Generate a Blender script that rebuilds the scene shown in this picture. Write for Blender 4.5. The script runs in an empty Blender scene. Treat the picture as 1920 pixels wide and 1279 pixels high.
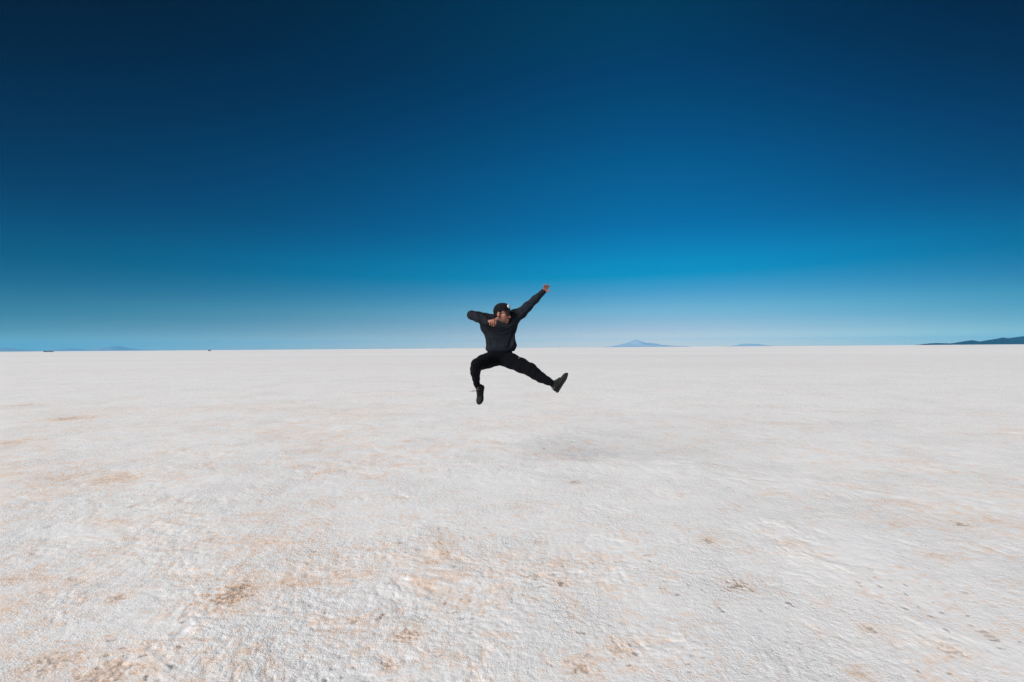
import bpy, bmesh, math, random
import numpy as np
from mathutils import Vector, Matrix, Euler

random.seed(7)
R = math.radians
SC = bpy.context.scene
COL = SC.collection

# ------------------------------------------------------------------ camera
CAM_H = 1.40
cd = bpy.data.cameras.new('camera'); cam = bpy.data.objects.new('camera', cd); COL.objects.link(cam)
cd.sensor_width = 36.0; cd.lens = 17.0; cd.clip_start = 0.05; cd.clip_end = 400000.0
cam.matrix_world = (Matrix.Translation((0, 0, CAM_H)) @ Matrix.Rotation(R(90 + 0.82), 4, 'X')
                    @ Matrix.Rotation(R(-0.415), 4, 'Z'))
SC.camera = cam
FPX = 17.0 / 36.0 * 1920
CM = cam.matrix_world.to_3x3()

# ------------------------------------------------------------------ light
SUN_EL = 33.0
SUN_AZ = -130.0            # degrees clockwise from +Y: behind the camera, to the left
sdir = Vector((math.sin(R(SUN_AZ)) * math.cos(R(SUN_EL)), math.cos(R(SUN_AZ)) * math.cos(R(SUN_EL)), math.sin(R(SUN_EL))))
sl = bpy.data.lights.new('sun', 'SUN'); sun = bpy.data.objects.new('sun', sl); COL.objects.link(sun)
sl.energy = 5.0; sl.angle = R(54.0); sl.color = (1.0, 0.972, 0.945)
sun.rotation_euler = sdir.to_track_quat('Z', 'Y').to_euler()
sun.location = (0, 0, 50)

w = bpy.data.worlds.new('World'); SC.world = w; w.use_nodes = True
nt = w.node_tree; nt.nodes.clear(); N = nt.nodes.new; L = nt.links.new
out = N('ShaderNodeOutputWorld'); bg = N('ShaderNodeBackground'); L(bg.outputs[0], out.inputs[0])
sky = N('ShaderNodeTexSky'); sky.sky_type = 'NISHITA'; sky.sun_disc = False
sky.sun_elevation = R(SUN_EL); sky.sun_rotation = R(SUN_AZ)
sky.altitude = 3650; sky.air_density = 1.0; sky.dust_density = 0.3; sky.ozone_density = 1.0
bg.inputs['Strength'].default_value = 0.15

def wmath(op, a, b=None, c=None, clamp=False):
    n = N('ShaderNodeMath'); n.operation = op; n.use_clamp = clamp
    for i, v in enumerate((a, b, c)):
        if v is None: continue
        if isinstance(v, (int, float)): n.inputs[i].default_value = v
        else: L(v, n.inputs[i])
    return n.outputs[0]
tc = N('ShaderNodeTexCoord'); sx = N('ShaderNodeSeparateXYZ'); L(tc.outputs['Generated'], sx.inputs[0])
el = wmath('MULTIPLY', wmath('ARCSINE', wmath('MAXIMUM', sx.outputs[2], 0.0)), 180 / math.pi)       # degrees
az = wmath('MULTIPLY', wmath('ARCTAN2', sx.outputs[0], sx.outputs[1]), 180 / math.pi)
da = wmath('SUBTRACT', az, 12.0)
da = wmath('POWER', wmath('MINIMUM', wmath('MAXIMUM', wmath('MULTIPLY', da, -1 / 58.6), wmath('MULTIPLY', da, 1 / 38.0)), 1.1), 1.9)
k = wmath('MULTIPLY_ADD', wmath('MINIMUM', el, 40.0), 0.061, 0.42)
kk = wmath('MULTIPLY', wmath('MULTIPLY', da, k), -1.0)
cx = N('ShaderNodeCombineXYZ')
for i_, g_ in enumerate((2.3, 1.0, 0.82)):
    L(wmath('EXPONENT', wmath('MULTIPLY', kk, g_)), cx.inputs[i_])
ramp = N('ShaderNodeValToRGB'); L(wmath('DIVIDE', el, 50.0), ramp.inputs[0])
# clear, dry high-altitude air: deep blue overhead, paling towards the horizon
RAMP = [(0, (1, 1, 1)), (50, (1, 1, 1))]
#RAMP_BEGIN
RAMP = [(0, (0.629, 0.4744, 0.386)), (0.64, (0.629, 0.4744, 0.386)), (1.86, (0.405, 0.3627, 0.3783)), (3.07, (0.2914, 0.3475, 0.3794)), (4.3, (0.229, 0.368, 0.3938)), (6.1, (0.1157, 0.3406, 0.4067)), (8.2, (0.0005, 0.3439, 0.4243)), (9.7, (0.0005, 0.356, 0.4541)), (13.7, (0.0005, 0.288, 0.4239)), (19.3, (0.0005, 0.2719, 0.4119)), (24.5, (0.0005, 0.2248, 0.3561)), (29.4, (0.0005, 0.1818, 0.2961)), (33.8, (0.0005, 0.1783, 0.2557)), (50, (0.0004, 0.1426, 0.2046))]
#RAMP_END
cr = ramp.color_ramp
while len(cr.elements) < len(RAMP): cr.elements.new(0.5)
for e, (p, c) in zip(cr.elements, RAMP):
    e.position = p / 50.0; e.color = (*c, 1)
m1 = N('ShaderNodeVectorMath'); m1.operation = 'MULTIPLY'; L(sky.outputs[0], m1.inputs[0]); L(ramp.outputs[0], m1.inputs[1])
m2 = N('ShaderNodeVectorMath'); m2.operation = 'MULTIPLY'; L(m1.outputs[0], m2.inputs[0]); L(cx.outputs[0], m2.inputs[1])
L(m2.outputs[0], bg.inputs['Color'])

SC.view_settings.view_transform = 'Standard'; SC.view_settings.look = 'None'
SC.cycles.volume_bounces = 2
SC.cycles.use_denoising = True; SC.cycles.denoising_prefilter = 'NONE'; SC.cycles.use_adaptive_sampling = False      # keep the crisp salt grain
SC.view_settings.exposure = 0.20; SC.view_settings.gamma = 1.0

# ------------------------------------------------------------------ helpers
def ray(px, py):
    return CM @ Vector(((px - 960) / FPX, -(py - 639.5) / FPX, -1.0))
def on_ground(px, py):
    d = ray(px, py); t = -CAM_H / d.z
    return d.x * t, d.y * t
FIG_D = 5.9
def P(px, py, dy=0.0):
    d = ray(px, py); t = (FIG_D + dy) / d.y
    return np.array((d.x * t, d.y * t, CAM_H + d.z * t))
def Z(u, v, dy=0.0):                     # coordinates of an enlarged study of the figure
    return P(860 + u / 5.118, 520 + v / 5.118, dy)

def tag(o, label=None, cat=None, group=None, kind=None):
    if label: o['label'] = label
    if cat: o['category'] = cat
    if group: o['group'] = group
    if kind: o['kind'] = kind
    return o
def empty(name, loc):
    o = bpy.data.objects.new(name, None); COL.objects.link(o); o.location = loc; o.empty_display_size = 0.2
    return o
def mesh_np(name, verts, faces, mat=None, parent=None, smooth=True, origin=(0, 0, 0)):
    me = bpy.data.meshes.new(name)
    verts = np.asarray(verts, dtype=np.float64) - np.asarray(origin)
    faces = np.asarray(faces, dtype=np.int32)
    n = faces.shape[1]
    me.vertices.add(len(verts)); me.vertices.foreach_set('co', verts.astype(np.float32).ravel())
    me.loops.add(faces.size); me.loops.foreach_set('vertex_index', faces.ravel())
    me.polygons.add(len(faces)); me.polygons.foreach_set('loop_start', np.arange(len(faces), dtype=np.int32) * n)
    me.update(calc_edges=True); me.validate()
    if smooth: me.polygons.foreach_set('use_smooth', np.ones(len(me.polygons), dtype=bool))
    if mat: me.materials.append(mat)
    o = bpy.data.objects.new(name, me); COL.objects.link(o)
    if parent: o.parent = parent
    return o
def bm_obj(name, bm, mat, parent=None, smooth=False):
    me = bpy.data.meshes.new(name); bm.normal_update(); bm.to_mesh(me); bm.free()
    me.materials.append(mat)
    for p in me.polygons: p.use_smooth = smooth
    o = bpy.data.objects.new(name, me); COL.objects.link(o)
    if parent: o.parent = parent
    return o

def material(name, base=(0.5, 0.5, 0.5), rough=0.8, spec=0.3, noise=None, bump=None):
    """noise: (scale, darker, lighter) ; bump: (scale, strength, distance)"""
    m = bpy.data.materials.new(name); m.use_nodes = True
    t = m.node_tree; b = t.nodes['Principled BSDF']
    b.inputs['Base Color'].default_value = (*base, 1); b.inputs['Roughness'].default_value = rough
    b.inputs['Specular IOR Level'].default_value = spec
    c = t.nodes.new('ShaderNodeTexCoord')
    if noise:
        n = t.nodes.new('ShaderNodeTexNoise'); n.inputs['Scale'].default_value = noise[0]; n.inputs['Detail'].default_value = 6
        t.links.new(c.outputs['Object'], n.inputs['Vector'])
        r = t.nodes.new('ShaderNodeValToRGB'); t.links.new(n.outputs['Fac'], r.inputs[0])
        r.color_ramp.elements[0].position = 0.3; r.color_ramp.elements[1].position = 0.7
        r.color_ramp.elements[0].color = (*[x * noise[1] for x in base], 1)
        r.color_ramp.elements[1].color = (*[x * noise[2] for x in base], 1)
        t.links.new(r.outputs[0], b.inputs['Base Color'])
    if bump:
        n = t.nodes.new('ShaderNodeTexNoise'); n.inputs['Scale'].default_value = bump[0]; n.inputs['Detail'].default_value = 5
        t.links.new(c.outputs['Object'], n.inputs['Vector'])
        q = t.nodes.new('ShaderNodeBump'); q.inputs['Strength'].default_value = bump[1]; q.inputs['Distance'].default_value = bump[2]
        t.links.new(n.outputs['Fac'], q.inputs['Height']); t.links.new(q.outputs[0], b.inputs['Normal'])
    return m

# ---- numpy noise
def _hash(ix, iy, iz, seed):
    h = (ix.astype(np.uint32) * np.uint32(374761393) + iy.astype(np.uint32) * np.uint32(668265263)
         + iz.astype(np.uint32) * np.uint32(2147483647 - 61) + np.uint32(seed * 144665 + 977))
    h = (h ^ (h >> np.uint32(13))) * np.uint32(1274126177)
    h = h ^ (h >> np.uint32(16)); h = h * np.uint32(2246822519); h = h ^ (h >> np.uint32(15))
    return h.astype(np.float32) * np.float32(1 / 4294967295.0)
def vnoise2(x, y, seed=0):
    """gradient noise, about -1..1"""
    xi = np.floor(x).astype(np.int64); yi = np.floor(y).astype(np.int64)
    xf = (x - xi).astype(np.float32); yf = (y - yi).astype(np.float32)
    u = xf * xf * xf * (xf * (xf * 6 - 15) + 10); v = yf * yf * yf * (yf * (yf * 6 - 15) + 10)
    z = np.zeros_like(xi)
    def g(a, b):
        t = _hash(xi + a, yi + b, z, seed) * np.float32(2 * math.pi)
        return np.cos(t) * (xf - a) + np.sin(t) * (yf - b)
    a = g(0, 0); b = g(1, 0); c = g(0, 1); d = g(1, 1)
    return ((a + (b - a) * u) * (1 - v) + (c + (d - c) * u) * v) * 1.5
def vnoise3(p, seed=0):
    i = np.floor(p).astype(np.int64); f = (p - i).astype(np.float32); f = f * f * (3 - 2 * f)
    r = 0
    for a in (0, 1):
        for b in (0, 1):
            for c in (0, 1):
                wgt = (f[:, 0] if a else 1 - f[:, 0]) * (f[:, 1] if b else 1 - f[:, 1]) * (f[:, 2] if c else 1 - f[:, 2])
                r = r + wgt * _hash(i[:, 0] + a, i[:, 1] + b, i[:, 2] + c, seed)
    return r * 2 - 1
def sstep(a, b, x):
    t = np.clip((x - a) / (b - a), 0, 1); return t * t * (3 - 2 * t)

# ------------------------------------------------------------------ salt flat
def build_ground():
    dense = np.arange(-58, 58.01, 0.115)
    th = np.concatenate([np.arange(-180, -58, 4.0), dense, np.arange(60, 179.9, 4.0)])
    rs = [0.15, 0.4, 0.8, 1.2]
    r = 1.5
    while r < 60:
        rs.append(r); r *= 1 + 0.0030 * max(1.0, (r / 4.0)) ** 0.55
    while r < 75000:
        rs.append(r); r *= 1.06
    rs = np.array(rs); nr, na = len(rs), len(th)
    T = np.radians(th)
    X = (rs[:, None] * np.sin(T)[None, :]); Y = (rs[:, None] * np.cos(T)[None, :])
    cell = np.gradient(rs)[:, None] + 0 * X
    cell = np.maximum(cell, rs[:, None] * 0.002)
    Zz = np.zeros_like(X)
    nf = int(np.searchsorted(rs, 70))
    x, y, c = X[:nf], Y[:nf], cell[:nf]
    def lod(lam): return sstep(1.5, 4.0, lam / c)
    h = np.zeros_like(x)
    # warped coordinates: crust ridges that wander
    wx = x + 0.10 * vnoise2(x / 0.5, y / 0.5, 11); wy = y + 0.10 * vnoise2(x / 0.5, y / 0.5, 12)
    for lam, amp, s in ((1.6, .0060, 1), (.62, .0040, 2), (.26, .0034, 3), (.12, .0028, 4), (.055, .0023, 5), (.027, .0018, 6), (.014, .0010, 7)):
        n = vnoise2(wx / lam, wy / lam, s)
        if lam < .7: n = 0.28 * (0.45 - np.abs(n)) * 2 + 0.75 * n        # ridged: crusty
        h += amp * n * lod(lam) * (1 if lam > .2 else 1.25)
    rough = 0.30 + 0.65 * sstep(-.35, .45, vnoise2(x / 1.7, y / 1.7, 21)) + .55 * sstep(.0, .6, vnoise2(wx / .45, wy / .40, 22))
    h *= rough
    # little pits; their shade is also put into the colour, with dark flecks
    pit = np.zeros_like(x); dk = np.zeros_like(x); st = np.zeros_like(x)
    for lam, thr, dep, s in ((.055, .56, .005, 31), (.034, .48, .004, 32), (.020, .42, .002, 34)):
        n = vnoise2(wx / lam, wy / (lam * .8), s)
        mask = sstep(-.12, .40, vnoise2(x / (lam * 9), y / (lam * 9), s + 50)) * (.55 + .45 * vnoise2(x / .013, y / .013, s + 90))
        q = sstep(thr, thr + .14, n) * mask * lod(lam * .6)
        pit = np.maximum(pit, q * dep); dk = np.maximum(dk, q)
    # stain field: pale ochre, mud showing through the salt, gathered in patches
    big = vnoise2(x / 2.6 + 4, y / 2.1, 41) * .6 + vnoise2(x / 1.1, y / .9, 42) * .4
    med = vnoise2(wx / .33, wy / .26, 43) * .55 + vnoise2(wx / .12, wy / .10, 44) * .45
    left = 0.16 * sstep(.2, -3.5, x)                                      # the flat is muddier to the left
    mot = vnoise2(wx / .055, wy / .045, 45)
    mot2 = vnoise2(x / .022, y / .018, 46)
    dist_ = np.hypot(x, y); fade = sstep(22, 6, dist_) * .75 + .25
    edge = .10 * sstep(4.5, 2.2, y)
    st = sstep(-.02, .64, big * .40 + med * .62 + mot * .42 + mot2 * .26 + left + edge) * .86
    st = np.maximum(st, sstep(.44, .86, med * .9 + big * .45 + mot * .35 + mot2 * .2 + left + edge) * 1.15) * fade
    # the individual scars one can pick out
    spots = [  # px, py, radius(m), depth, stain, dark
        (1384, 1098, .085, .016, .7, 1.0), (1052, 1093, .055, .012, 1.0, .9), (765, 1190, .075, .010, 1.3, .55),
        (1093, 1252, .06, .008, 1.2, .5), (430, 1120, .13, .012, 1.5, .75), (448, 1103, .08, .010, 1.5, .8),
        (1798, 982, .075, .012, 1.0, .9), (1328, 1014, .07, .010, 1.0, .8), (1634, 1180, .05, .010, .9, .8),
        (1075, 829, .07, .010, .2, .9), (1021, 841, .07, .006, .5, .5), (1078, 904, .09, .006, .6, .7),
        (222, 1121, .06, .008, 1.2, .6), (130, 785, .40, .004, 1.2, .45), (215, 898, .22, .006, 1.3, .2), (120, 895, .18, .004, 1.2, .1),
        (1160, 1215, .07, .008, 1.1, .2), (730, 1247, .04, .008, 1.3, .4), (1850, 1188, .05, .008, .6, .7),
        (1786, 1220, .06, .009, .9, .6), (245, 950, .05, .008, .3, .8), (100, 1240, .12, .008, 1.1, .5), (200, 1262, .16, .008, 1.2, .4),
        (764, 827, .12, .006, .8, .4), (930, 829, .1, .004, .8, .2), (1010, 1016, .05, .006, .7, .5), (1610, 1260, .05, .006, 1.1, .2),
        (1485, 1020, .08, .004, .9, .2), (1755, 1043, .08, .004, 1.0, .2), (15, 830, .3, .003, 1.2, .2), (40, 760, .4, .003, .9, .3)]
    for px, py, rad, dep, a, b in spots:
        rad *= .72; gx, gy = on_ground(px, py)
        rr = np.hypot(x - gx, (y - gy))
        near = rr < rad * 3.2
        xx, yy = x[near], y[near]
        wob = 1 + 1.0 * vnoise2(xx / (rad * .6), yy / (rad * .5), 61) + .7 * vnoise2(xx / (rad * .25), yy / (rad * .2), 62)
        q = np.exp(-(rr[near] / (rad * np.clip(wob, .25, 2.4))) ** 2)
        fine_ = .9 * vnoise2(xx / .045, yy / .036, 65) + .6 * vnoise2(xx / .018, yy / .015, 66)
        q2 = np.exp(-(rr[near] / (rad * 1.9 * np.clip(wob, .25, 2.4))) ** 2)
        st[near] = np.maximum(st[near], a * .9 * sstep(.12, 1.0, q2 * (1 + .7 * fine_)))
        core = sstep(.42, .95, q * (1 + .9 * vnoise2(xx / .030, yy / .024, 63) + .7 * vnoise2(xx / .013, yy / .011, 64)))
        dk[near] = np.maximum(dk[near], b * .6 * core); pit[near] = np.maximum(pit[near], dep * .35 * core)
    h -= pit
    h *= sstep(68, 45, rs[:nf])[:, None]
    Zz[:nf] = h
    ST = np.zeros_like(X); DK = np.zeros_like(X); ST[:nf] = st; DK[:nf] = dk
    # centre vertex + rings
    verts = np.stack([X, Y, Zz], -1).reshape(-1, 3)
    verts = np.concatenate([verts, [[0, 0, 0]]])
    i = np.arange(nr - 1)[:, None]; j = np.arange(na)[None, :]; j2 = (j + 1) % na
    quads = np.stack([i * na + j + 0 * i, (i + 1) * na + j, (i + 1) * na + j2, i * na + j2 + 0 * i], -1).reshape(-1, 4)[:, ::-1]
    o = mesh_np('ground', verts, quads[:, ::-1] if False else quads, None)
    # centre cap
    bm = bmesh.new()
    me = o.data
    for nm, arr in (('stain', ST), ('dark', DK)):
        a = me.attributes.new(nm, 'FLOAT', 'POINT')
        a.data.foreach_set('value', np.concatenate([arr.ravel(), [0]]).astype(np.float32))
    bm.free()
    if me.polygons[0].normal.z < 0: me.flip_normals()
    return o

def ground_material():
    m = bpy.data.materials.new('salt_crust'); m.use_nodes = True
    t = m.node_tree; b = t.nodes['Principled BSDF']; n_ = t.nodes.new; l = t.links.new
    b.inputs['Roughness'].default_value = 0.9; b.inputs['Specular IOR Level'].default_value = 0.12
    tc = n_('ShaderNodeTexCoord')
    def noise(scale, detail=4, rough=.55, vec=None, dist=0):
        q = n_('ShaderNodeTexNoise'); q.inputs['Scale'].default_value = scale; q.inputs['Detail'].default_value = detail
        q.inputs['Roughness'].default_value = rough; q.inputs['Distortion'].default_value = dist
        l(vec or tc.outputs['Object'], q.inputs['Vector']); return q.outputs['Fac']
    def mr(v, a, b_, c=0., d=1.):
        q = n_('ShaderNodeMapRange'); q.inputs[1].default_value = a; q.inputs[2].default_value = b_
        q.inputs[3].default_value = c; q.inputs[4].default_value = d; l(v, q.inputs[0]); return q.outputs[0]
    def mth(op, a, b_):
        q = n_('ShaderNodeMath'); q.operation = op
        for i, v in enumerate((a, b_)):
            if isinstance(v, (int, float)): q.inputs[i].default_value = v
            else: l(v, q.inputs[i])
        return q.outputs[0]
    def mix(f, a, b_):
        q = n_('ShaderNodeMix'); q.data_type = 'RGBA'
        if isinstance(f, (int, float)): q.inputs[0].default_value = f
        else: l(f, q.inputs[0])
        for s, v in ((6, a), (7, b_)):
            if isinstance(v, tuple): q.inputs[s].default_value = (*v, 1)
            else: l(v, q.inputs[s])
        return q.outputs[2]
    aS = n_('ShaderNodeAttribute'); aS.attribute_name = 'stain'
    aD = n_('ShaderNodeAttribute'); aD.attribute_name = 'dark'
    white = mix(mr(noise(1.3, 5, .6), .35, .65), SALT_A, SALT_B)
    white = mix(mr(noise(14, 5, .65), .30, .72), white, SALT_C)
    white = mix(mth('MULTIPLY', mr(noise(.55, 6, .7), .46, .68), .28), white, (.56, .56, .565))
    white = mix(mth('MULTIPLY', mr(noise(5.5, 5, .75), .50, .70), .30), white, (.58, .565, .555))
    # far out: long faint bands of greyer and pinker salt
    mp = n_('ShaderNodeMapping'); mp.inputs['Scale'].default_value = (.006, .02, 1); l(tc.outputs['Object'], mp.inputs['Vector'])
    white = mix(mth('MULTIPLY', mr(noise(1, 6, .6, mp.outputs[0]), .40, .66), .6), white, (.60, .575, .58))
    # grit: fine dark grains and fine ochre grains
    g = mr(noise(95, 3, .7), .62, .74)
    g = mth('MULTIPLY', g, mr(noise(6, 3), .40, .65, .12, 1.))
    col = mix(mth('MULTIPLY', g, .42), white, (.33, .31, .30))
    fine = mr(noise(38, 5, .7), .34, .62)
    s = mth('MULTIPLY', aS.outputs['Fac'], mth('MULTIPLY_ADD', fine, .75)) if False else mth('MULTIPLY', aS.outputs['Fac'], mr(noise(38, 5, .7), .34, .62, .35, 1.0))
    col = mix(mth('MINIMUM', mth('MULTIPLY', s, .66), .85), col, (.74, .475, .295))
    deep = mth('MULTIPLY', mr(s, .62, 1.2), mr(noise(70, 5, .75), .47, .60))
    col = mix(mth('MULTIPLY', deep, .6), col, (.42, .21, .11))
    d = mth('MULTIPLY', aD.outputs['Fac'], mr(noise(70, 3, .6), .30, .50, .6, 1.))
    col = mix(mth('MINIMUM', mth('MULTIPLY', d, 1.1), .93), col, (.12, .095, .08))  # dark flecks and pit shade painted into the salt colour
    l(col, b.inputs['Base Color'])
    # fine crust relief
    hsum = mth('ADD', mth('MULTIPLY', noise(30, 6, .65), 1.0), mth('MULTIPLY', noise(120, 4, .6), .25))
    bp = n_('ShaderNodeBump'); l(mr(noise(1.1, 5, .65), .36, .64, .28, 1.0), bp.inputs['Strength']); bp.inputs['Distance'].default_value = .012
    l(hsum, bp.inputs['Height']); l(bp.outputs[0], b.inputs['Normal'])
    return m
SALT_A, SALT_B, SALT_C = (.745, .735, .73), (.715, .73, .75), (.785, .78, .775)
ground = build_ground()
ground.data.materials.append(ground_material())
tag(ground, 'vast flat sheet of rough white salt crust with ochre stains', kind='structure')

# ------------------------------------------------------------------ far mountains
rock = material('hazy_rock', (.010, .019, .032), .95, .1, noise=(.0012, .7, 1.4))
rock_mid = material('hazy_slope', (.28, .24, .20), .95, .1, noise=(.0009, .8, 1.2))  # lightened base colour stands for haze over the left hills
rock_pale = material('haze_paled_rock', (.44, .42, .42), .95, .1, noise=(.0008, .92, 1.08))  # haze over the farthest peaks, put into the rock as a paler colour
def massif(name, label, dist, pts, depth, seed, rough=.08):
    """pts: skyline (px, height in px above the horizon) seen at dist; built as a solid ridge with flanks on both sides"""
    pts = np.array(pts, float)
    u = np.linspace(pts[0, 0], pts[-1, 0], 220)
    hp = np.interp(u, pts[:, 0], pts[:, 1])
    x = (u - 960) / FPX * dist; hh = hp / FPX * dist
    ny = 41; s = np.linspace(-1, 1, ny)
    Xg = np.repeat(x[None, :], ny, 0); Sg = np.repeat(s[:, None], len(x), 1)
    Yg = dist + Sg * depth + depth * .06 * vnoise2(Xg / depth, Sg * 1.3, seed)
    prof = np.maximum(0, 1 - np.abs(Sg) ** 1.25)
    lam = depth * .35
    nn = vnoise2(Xg / lam, Yg / lam, seed + 1) * .6 + vnoise2(Xg / lam * 2.3, Yg / lam * 2.3, seed + 2) * .3
    Zg = hh[None, :] * prof * (1 + rough * 5 * nn * (1 - prof)) + hh[None, :] * rough * nn * prof
    Zg = np.where(prof <= 0, -20., Zg - 2)
    v = np.stack([Xg, Yg, Zg], -1).reshape(-1, 3)
    i = np.arange(ny - 1)[:, None]; j = np.arange(len(x) - 1)[None, :]; n = len(x)
    q = np.stack([i * n + j, i * n + j + 1, (i + 1) * n + j + 1, (i + 1) * n + j], -1).reshape(-1, 4)
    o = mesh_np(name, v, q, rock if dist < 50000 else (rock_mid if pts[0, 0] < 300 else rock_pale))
    return tag(o, label, kind='structure')
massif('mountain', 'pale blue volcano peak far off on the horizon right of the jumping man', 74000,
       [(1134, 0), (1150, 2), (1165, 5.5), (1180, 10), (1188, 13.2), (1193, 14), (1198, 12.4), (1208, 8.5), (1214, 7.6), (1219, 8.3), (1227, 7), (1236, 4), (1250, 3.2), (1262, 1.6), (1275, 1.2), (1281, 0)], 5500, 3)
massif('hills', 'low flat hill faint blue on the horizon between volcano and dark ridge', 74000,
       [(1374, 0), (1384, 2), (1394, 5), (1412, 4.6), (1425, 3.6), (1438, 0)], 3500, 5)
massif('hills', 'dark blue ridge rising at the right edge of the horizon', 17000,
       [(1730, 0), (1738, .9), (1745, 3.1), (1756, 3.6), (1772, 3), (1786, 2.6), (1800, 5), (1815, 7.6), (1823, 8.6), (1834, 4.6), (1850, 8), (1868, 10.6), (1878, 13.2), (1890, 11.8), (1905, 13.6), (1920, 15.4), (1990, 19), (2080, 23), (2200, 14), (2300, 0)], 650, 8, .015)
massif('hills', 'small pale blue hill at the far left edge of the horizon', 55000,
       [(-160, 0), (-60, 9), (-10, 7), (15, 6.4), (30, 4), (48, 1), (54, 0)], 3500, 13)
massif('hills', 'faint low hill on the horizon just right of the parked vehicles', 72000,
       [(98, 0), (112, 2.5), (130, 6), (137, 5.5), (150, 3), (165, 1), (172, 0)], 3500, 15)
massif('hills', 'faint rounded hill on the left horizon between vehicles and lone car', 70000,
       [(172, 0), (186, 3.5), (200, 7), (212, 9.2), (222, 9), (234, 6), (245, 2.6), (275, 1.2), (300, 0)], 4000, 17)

# ------------------------------------------------------------------ sculpting field (signed distance) -> mesh
class Field:
    def __init__(s, lo, hi, vox):
        s.lo = np.array(lo, float); s.vox = vox
        s.n = np.ceil((np.array(hi) - s.lo) / vox).astype(int) + 1
        s.ax = [s.lo[i] + vox * np.arange(s.n[i]) for i in range(3)]
        s.f = np.full(s.n, 1.0, np.float32)
    def _box(s, lo, hi):
        sl = []
        for i in range(3):
            a = int(np.clip(np.floor((lo[i] - s.lo[i]) / s.vox), 0, s.n[i])); b = int(np.clip(np.ceil((hi[i] - s.lo[i]) / s.vox) + 1, 0, s.n[i]))
            sl.append(slice(a, b))
        g = [s.ax[i][sl[i]] for i in range(3)]
        return tuple(sl), g[0][:, None, None], g[1][None, :, None], g[2][None, None, :]
    def _put(s, sl, d, k, op):
        cur = s.f[sl]; d = d.astype(np.float32)
        if op == 'add':
            if k > 0:
                h = np.maximum(k - np.abs(cur - d), 0) / k
                s.f[sl] = np.minimum(cur, d) - h * h * k * .25
            else: s.f[sl] = np.minimum(cur, d)
        elif op == 'cut': s.f[sl] = np.maximum(cur, -d)
        elif op == 'and': s.f[sl] = np.maximum(cur, d)
    def cone(s, a, b, ra, rb, k=.02, op='add'):
        a = np.array(a, float); b = np.array(b, float); m = max(ra, rb) + k + 2 * s.vox
        sl, X, Y, Z_ = s._box(np.minimum(a, b) - m, np.maximum(a, b) + m)
        ab = b - a; L2 = float(ab @ ab) + 1e-9
        t = np.clip(((X - a[0]) * ab[0] + (Y - a[1]) * ab[1] + (Z_ - a[2]) * ab[2]) / L2, 0, 1)
        d = np.sqrt((X - a[0] - t * ab[0]) ** 2 + (Y - a[1] - t * ab[1]) ** 2 + (Z_ - a[2] - t * ab[2]) ** 2) - (ra + (rb - ra) * t)
        s._put(sl, d, k, op)
    def chain(s, pts, rad, k=.02):
        for i in range(len(pts) - 1): s.cone(pts[i], pts[i + 1], rad[i], rad[i + 1], k)
    def ell(s, c, r, fr=None, k=.02, op='add'):
        """fr: 3x3 rows = local axes in world"""
        c = np.array(c, float); r = np.array(r, float); m = max(r) + k + 2 * s.vox
        sl, X, Y, Z_ = s._box(c - m, c + m)
        X = X - c[0]; Y = Y - c[1]; Z_ = Z_ - c[2]
        fr = np.eye(3) if fr is None else fr
        q = [X * fr[i][0] + Y * fr[i][1] + Z_ * fr[i][2] for i in range(3)]
        k0 = np.sqrt(sum((q[i] / r[i]) ** 2 for i in range(3))); k1 = np.sqrt(sum((q[i] / r[i] ** 2) ** 2 for i in range(3))) + 1e-6
        s._put(sl, np.where(k0 < 1e-3, -min(r), k0 * (k0 - 1) / k1), k, op)
    def func(s, lo, hi, fn, k=.02, op='add'):
        sl, X, Y, Z_ = s._box(lo, hi); s._put(sl, fn(X, Y, Z_) + 0 * X + 0 * Y + 0 * Z_, k, op)
    def mesh(s):
        f = s.f; sg = f < 0
        c = np.zeros([n - 1 for n in f.shape], np.uint8)
        for a in (0, 1):
            for b in (0, 1):
                for d in (0, 1):
                    c += sg[a:f.shape[0] - 1 + a, b:f.shape[1] - 1 + b, d:f.shape[2] - 1 + d]
        act = (c > 0) & (c < 8)
        ii = np.argwhere(act); idx = np.full(act.shape, -1, np.int32); idx[act] = np.arange(len(ii))
        acc = np.zeros((len(ii), 3)); cnt = np.zeros(len(ii))
        corner = [np.array((a, b, d)) for a in (0, 1) for b in (0, 1) for d in (0, 1)]
        val = {tuple(q): f[ii[:, 0] + q[0], ii[:, 1] + q[1], ii[:, 2] + q[2]] for q in corner}
        for q in corner:
            for axis in range(3):
                if q[axis] == 0:
                    p = q.copy(); p[axis] = 1
                    v0, v1 = val[tuple(q)], val[tuple(p)]
                    m = (v0 < 0) != (v1 < 0)
                    t = np.where(m, v0 / np.where(m, v0 - v1, 1), 0)
                    pos = q[None, :] + np.eye(3)[axis][None, :] * t[:, None]
                    acc += pos * m[:, None]; cnt += m
        V = s.lo + (ii + acc / cnt[:, None]) * s.vox
        F = []
        for axis in range(3):
            o1, o2 = [(1, 2), (2, 0), (0, 1)][axis]
            a = [slice(None)] * 3; b = [slice(None)] * 3
            a[axis] = slice(0, -1); b[axis] = slice(1, None)
            cr_ = np.argwhere(sg[tuple(a)] != sg[tuple(b)])
            ok = (cr_[:, o1] > 0) & (cr_[:, o2] > 0) & (cr_[:, o1] < f.shape[o1] - 1) & (cr_[:, o2] < f.shape[o2] - 1)
            cr_ = cr_[ok]
            e1 = np.zeros(3, int); e1[o1] = 1; e2 = np.zeros(3, int); e2[o2] = 1
            q = [idx[tuple((cr_ - x).T)] for x in (e1 + e2, e2, 0 * e1, e1)]
            q = np.stack(q, -1)
            ins = sg[tuple(cr_.T)]
            q[~ins] = q[~ins][:, ::-1]
            F.append(q)
        return V, np.concatenate(F)

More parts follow.
